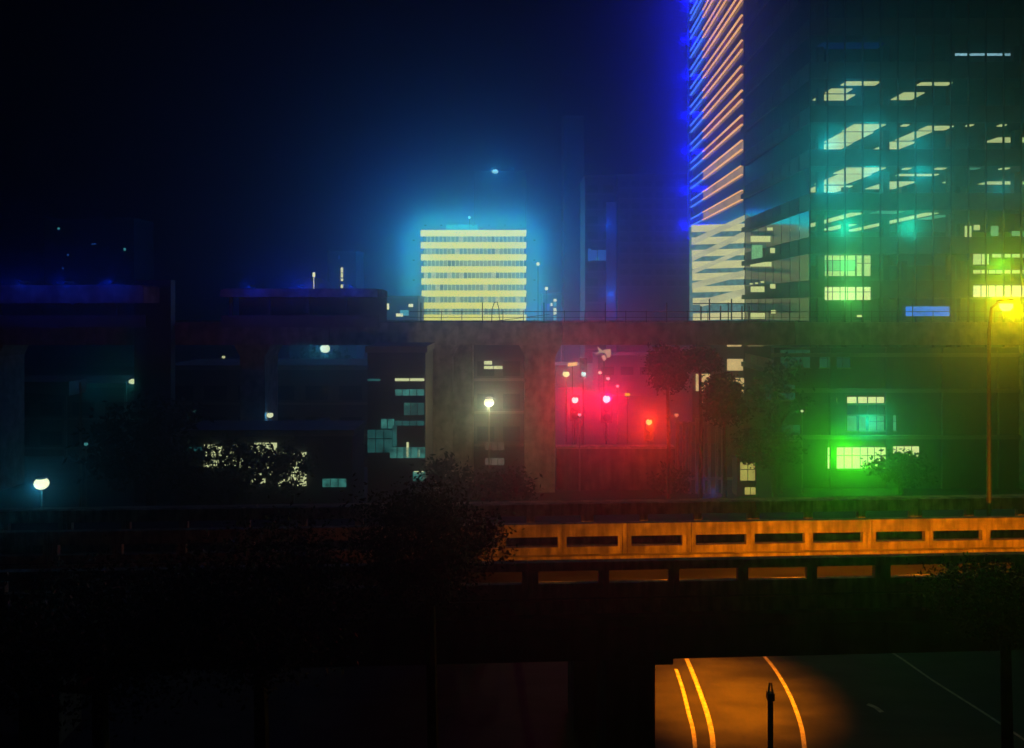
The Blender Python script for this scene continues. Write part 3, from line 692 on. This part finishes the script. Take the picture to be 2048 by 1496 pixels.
signal(1167, 748, 95, 5.0, (.1, .75, .6), (.0, .9, .75), 160, 'cyan green traffic signal beside the cream lamp', 'green', 1.2)
gs = root('exit_sign', 'tiny yellow-green lit sign box in the red glow', 'sign', (X(1255,82), 82, 0))
G().tube([(X(1255,82), 82.2, 0), (X(1255,82), 82.2, Z(787,82))], .06, 6).part('post', M['darkmetal'], gs)
G().box(X(1250,82), X(1260,82), 82, 82.15, Z(792,82), Z(786.5,82)).part('panel', em((.45, .75, .0), 1.), gs)
ys = root('lit_sign', 'small yellow lit sign board above the cream and cyan lamps', 'sign', (X(1145,94), 94, 0))
G().tube([(X(1145,94), 94.2, 0), (X(1145,94), 94.2, Z(725,94))], .07, 6).part('post', M['darkmetal'], ys)
G().slab([(X(1136,94), Z(733,94)), (X(1154,94), Z(731,94)), (X(1155,94), Z(724,94)), (X(1136,94), Z(726,94))], 94, 94.15).part('board', em((.75, .6, .18), 1.3), ys)
cn = root('glowing_shape', 'pale glowing folded shape above the red lit street', 'canopy', (X(1205,100), 101, 0))  # glowing pieces shaped after an unidentified lit form
G().tube([(X(1209,100), 100.6, 0), (X(1209,100), 100.6, Z(705,100))], .08, 6).part('mast', M['darkmetal'], cn)
for pts in ([(1190,710),(1203,705),(1216,708),(1210,701),(1200,702)], [(1195,693),(1205,701),(1199,704)], [(1207,700),(1222,698),(1221,714),(1214,716),(1213,706)], [(1203,713),(1210,710),(1213,718),(1208,722)]):
    pts = [(X(a,100), Z(b,100)) for a, b in pts]
    ar = sum(pts[i][0]*pts[(i+1)%len(pts)][1]-pts[(i+1)%len(pts)][0]*pts[i][1] for i in range(len(pts)))
    if ar < 0: pts = pts[::-1]
    G().slab(pts, 100, 100.3).part('glow_piece', em((.55, .45, .3), .9), cn)

# ---------------------------------------------------------------- slatted screen
fs = root('slatted_screen', 'tall dark vertical slatted screen below the round black trees', 'fence', (X(1395,70), 72, 0))
for i, px in enumerate((1356, 1368, 1380, 1394, 1407, 1419, 1434, 1446)):
    G().box(X(px,72)-.12, X(px,72)+.12, 72, 72.2, 0, Z(840+random.randint(-6, 10), 72)).part('slat', M['metal'], fs)
G().box(X(1350,72), X(1470,72), 72.22, 72.34, 1.2, 1.45).part('rail', M['metal'], fs)
G().box(X(1350,72), X(1470,72), 72.22, 72.34, 6.2, 6.4).part('rail', M['metal'], fs)
light('POINT', P(1425, 985, 70), (.0, .12, .5), 40, .2, fs)

# ---------------------------------------------------------------- trees
def tree(px, py, d, rx, rz, label, n=2600, leaf=.28, m='leaf', lean=0, gaps=.0, clumps=38, ry=None, base=0, name='tree'):
    """px,py = crown centre in the photograph at distance d, rx/rz crown radii in metres"""
    c = P(px, py, d); ry = ry or rx
    o = root(name, label, 'tree', (c.x+lean, c.y, base))
    g = G(); h = c.z
    b0 = Vector((c.x+lean, c.y, base)); fork = Vector((c.x+lean*.3, c.y, max(base+1, h - rz*.75)))
    tr = max(.12, rx*.07)
    g.tube([b0, b0.lerp(fork, .5)+Vector((.1, 0, 0)), fork], [tr*1.5, tr*1.1, tr*.85], 8)
    for k in range(7):
        a = k*2*math.pi/7 + random.random(); e = Vector((math.cos(a)*rx*.62, math.sin(a)*ry*.62, rz*random.uniform(.1, 1.1)))
        g.tube([fork, fork + e*.5 + Vector((0, 0, .2)), fork + e], [tr*.6, tr*.35, tr*.1], 5)
    g.part('trunk', M['bark'], o)
    C = []
    while len(C) < clumps:
        v = rng.uniform(-1, 1, 3)
        if .25 < np.linalg.norm(v) < 1: C.append(v)
    C = np.array(C)*np.array([rx, ry, rz])*.86
    idx = rng.integers(0, clumps, n)
    sg_ = np.array([rx, ry, rz])*rng.uniform(.10, .22, (clumps, 1))[idx]
    pos = C[idx] + rng.normal(0, 1, (n, 3))*sg_ + np.array([c.x, c.y, c.z])
    a = rng.normal(0, 1, (n, 3)); a /= np.linalg.norm(a, axis=1)[:, None]
    b = np.cross(a, rng.normal(0, 1, (n, 3))); b /= np.linalg.norm(b, axis=1)[:, None]
    s = leaf*rng.uniform(.6, 1.3, (n, 1)); off_ = np.array(o.location)
    V = np.stack([pos-a*s, pos+b*s*.45, pos+a*s, pos-b*s*.45], 1).reshape(-1, 3) - off_
    me = bpy.data.meshes.new('crown'); me.from_pydata(V.tolist(), [], np.arange(4*n).reshape(-1, 4).tolist()); me.materials.append(M[m])
    cr = bpy.data.objects.new('crown', me); COL.objects.link(cr); cr.parent = o
    return o
# near dark trees rising in front of the flyover, lower left
tree(860, 1080, 17.5, 1.75, 1.25, 'near black tree hiding the left end of the orange parapet', 14000, .055, 'leaf2', clumps=60)
tree(520, 1190, 16, 2.3, 1.6, 'near black tree low at the left of the flyover', 12000, .055, 'leaf2', clumps=60)
tree(200, 1260, 15, 2.4, 1.5, 'near black tree in the bottom left corner', 12000, .055, 'leaf2', clumps=60)
tree(1010, 1010, 45, 2.0, 2.3, 'small blue-black tree just behind the left end of the flyover', 2600, .17, 'leaf2')
tree(905, 985, 50, 2.6, 2.2, 'low bluish bush-like tree at the foot of the viaduct pier', 2600, .2, 'leaf2')
tree(2010, 1195, 17, 1.6, .72, 'dark crown hiding the right end of the near parapet', 9000, .05, 'leaf2', clumps=50)
tree(70, 1090, 40, 1.4, 1.5, 'small tree faintly lit beneath the bright globe lamp', 1800, .14, 'leaf')
# trees in front of lit windows on the terrace
tree(465, 928, 61, 4.9, 2.0, 'leafy tree with window light glittering through it at the left', 4300, .22, 'leaf', clumps=44)
tree(585, 945, 60, 1.8, 1.8, 'narrower tree right of the glittering one, windows bright behind', 900, .2, 'leaf', clumps=26)
tree(640, 735, 128, 6.0, 3.2, 'dark street tree around the largest white tree lamp', 1100, .5, 'leaf')
tree(770, 880, 66, 1.7, 2.6, 'thin tree in front of the low office by the pier', 700, .2, 'leaf')
tree(300, 880, 60, 5.0, 3.5, 'broad dark tree right of the thin unlit pole', 2600, .3, 'leaf2')
# round trees by the striped tower
tree(1335, 735, 64, 2.0, 2.0, 'round black tree right of the red glow, below the viaduct', 3600, .2, 'leaf2', clumps=50)
tree(1448, 802, 63, 1.9, 2.0, 'roundest black tree between the warm windows', 4400, .2, 'leaf2', clumps=60)
tree(1400, 722, 66, 2.1, 1.2, 'ragged dark tree with warm windows peeking through', 1700, .2, 'leaf2', clumps=30)
tree(1530, 895, 70, 3.2, 1.6, 'dark leaning tree over the yellow windowed gatehouse', 2000, .22, 'leaf2', lean=1.0)
tree(1800, 935, 68, 2.9, 1.5, 'leafy tree in front of the bright green glowing window', 1700, .22, 'leaf', clumps=26)
tree(1340, 960, 72, 2.0, 1.6, 'low dark bush beside the retaining wall', 1500, .2, 'leaf2', name='bush')
tree(1560, 790, 72, 2.6, 3.8, 'tall thin dark tree before the podium wall', 900, .24, 'leaf2', clumps=24)

# ---------------------------------------------------------------- night haze
hz = bpy.data.materials.new('night_haze'); hz.use_nodes = True; n = hz.node_tree.nodes
n.remove(n['Principled BSDF']); v = n.new('ShaderNodeVolumePrincipled')
v.inputs['Color'].default_value = (.52, .76, 1, 1); v.inputs['Density'].default_value = HAZE_DENSITY; v.inputs['Anisotropy'].default_value = .93
hz.node_tree.links.new(v.outputs[0], n['Material Output'].inputs['Volume'])
h = G().box(-430, 430, -40, 570, -1.5, TOPZ + 3).part('haze', hz); h['kind'] = 'stuff'
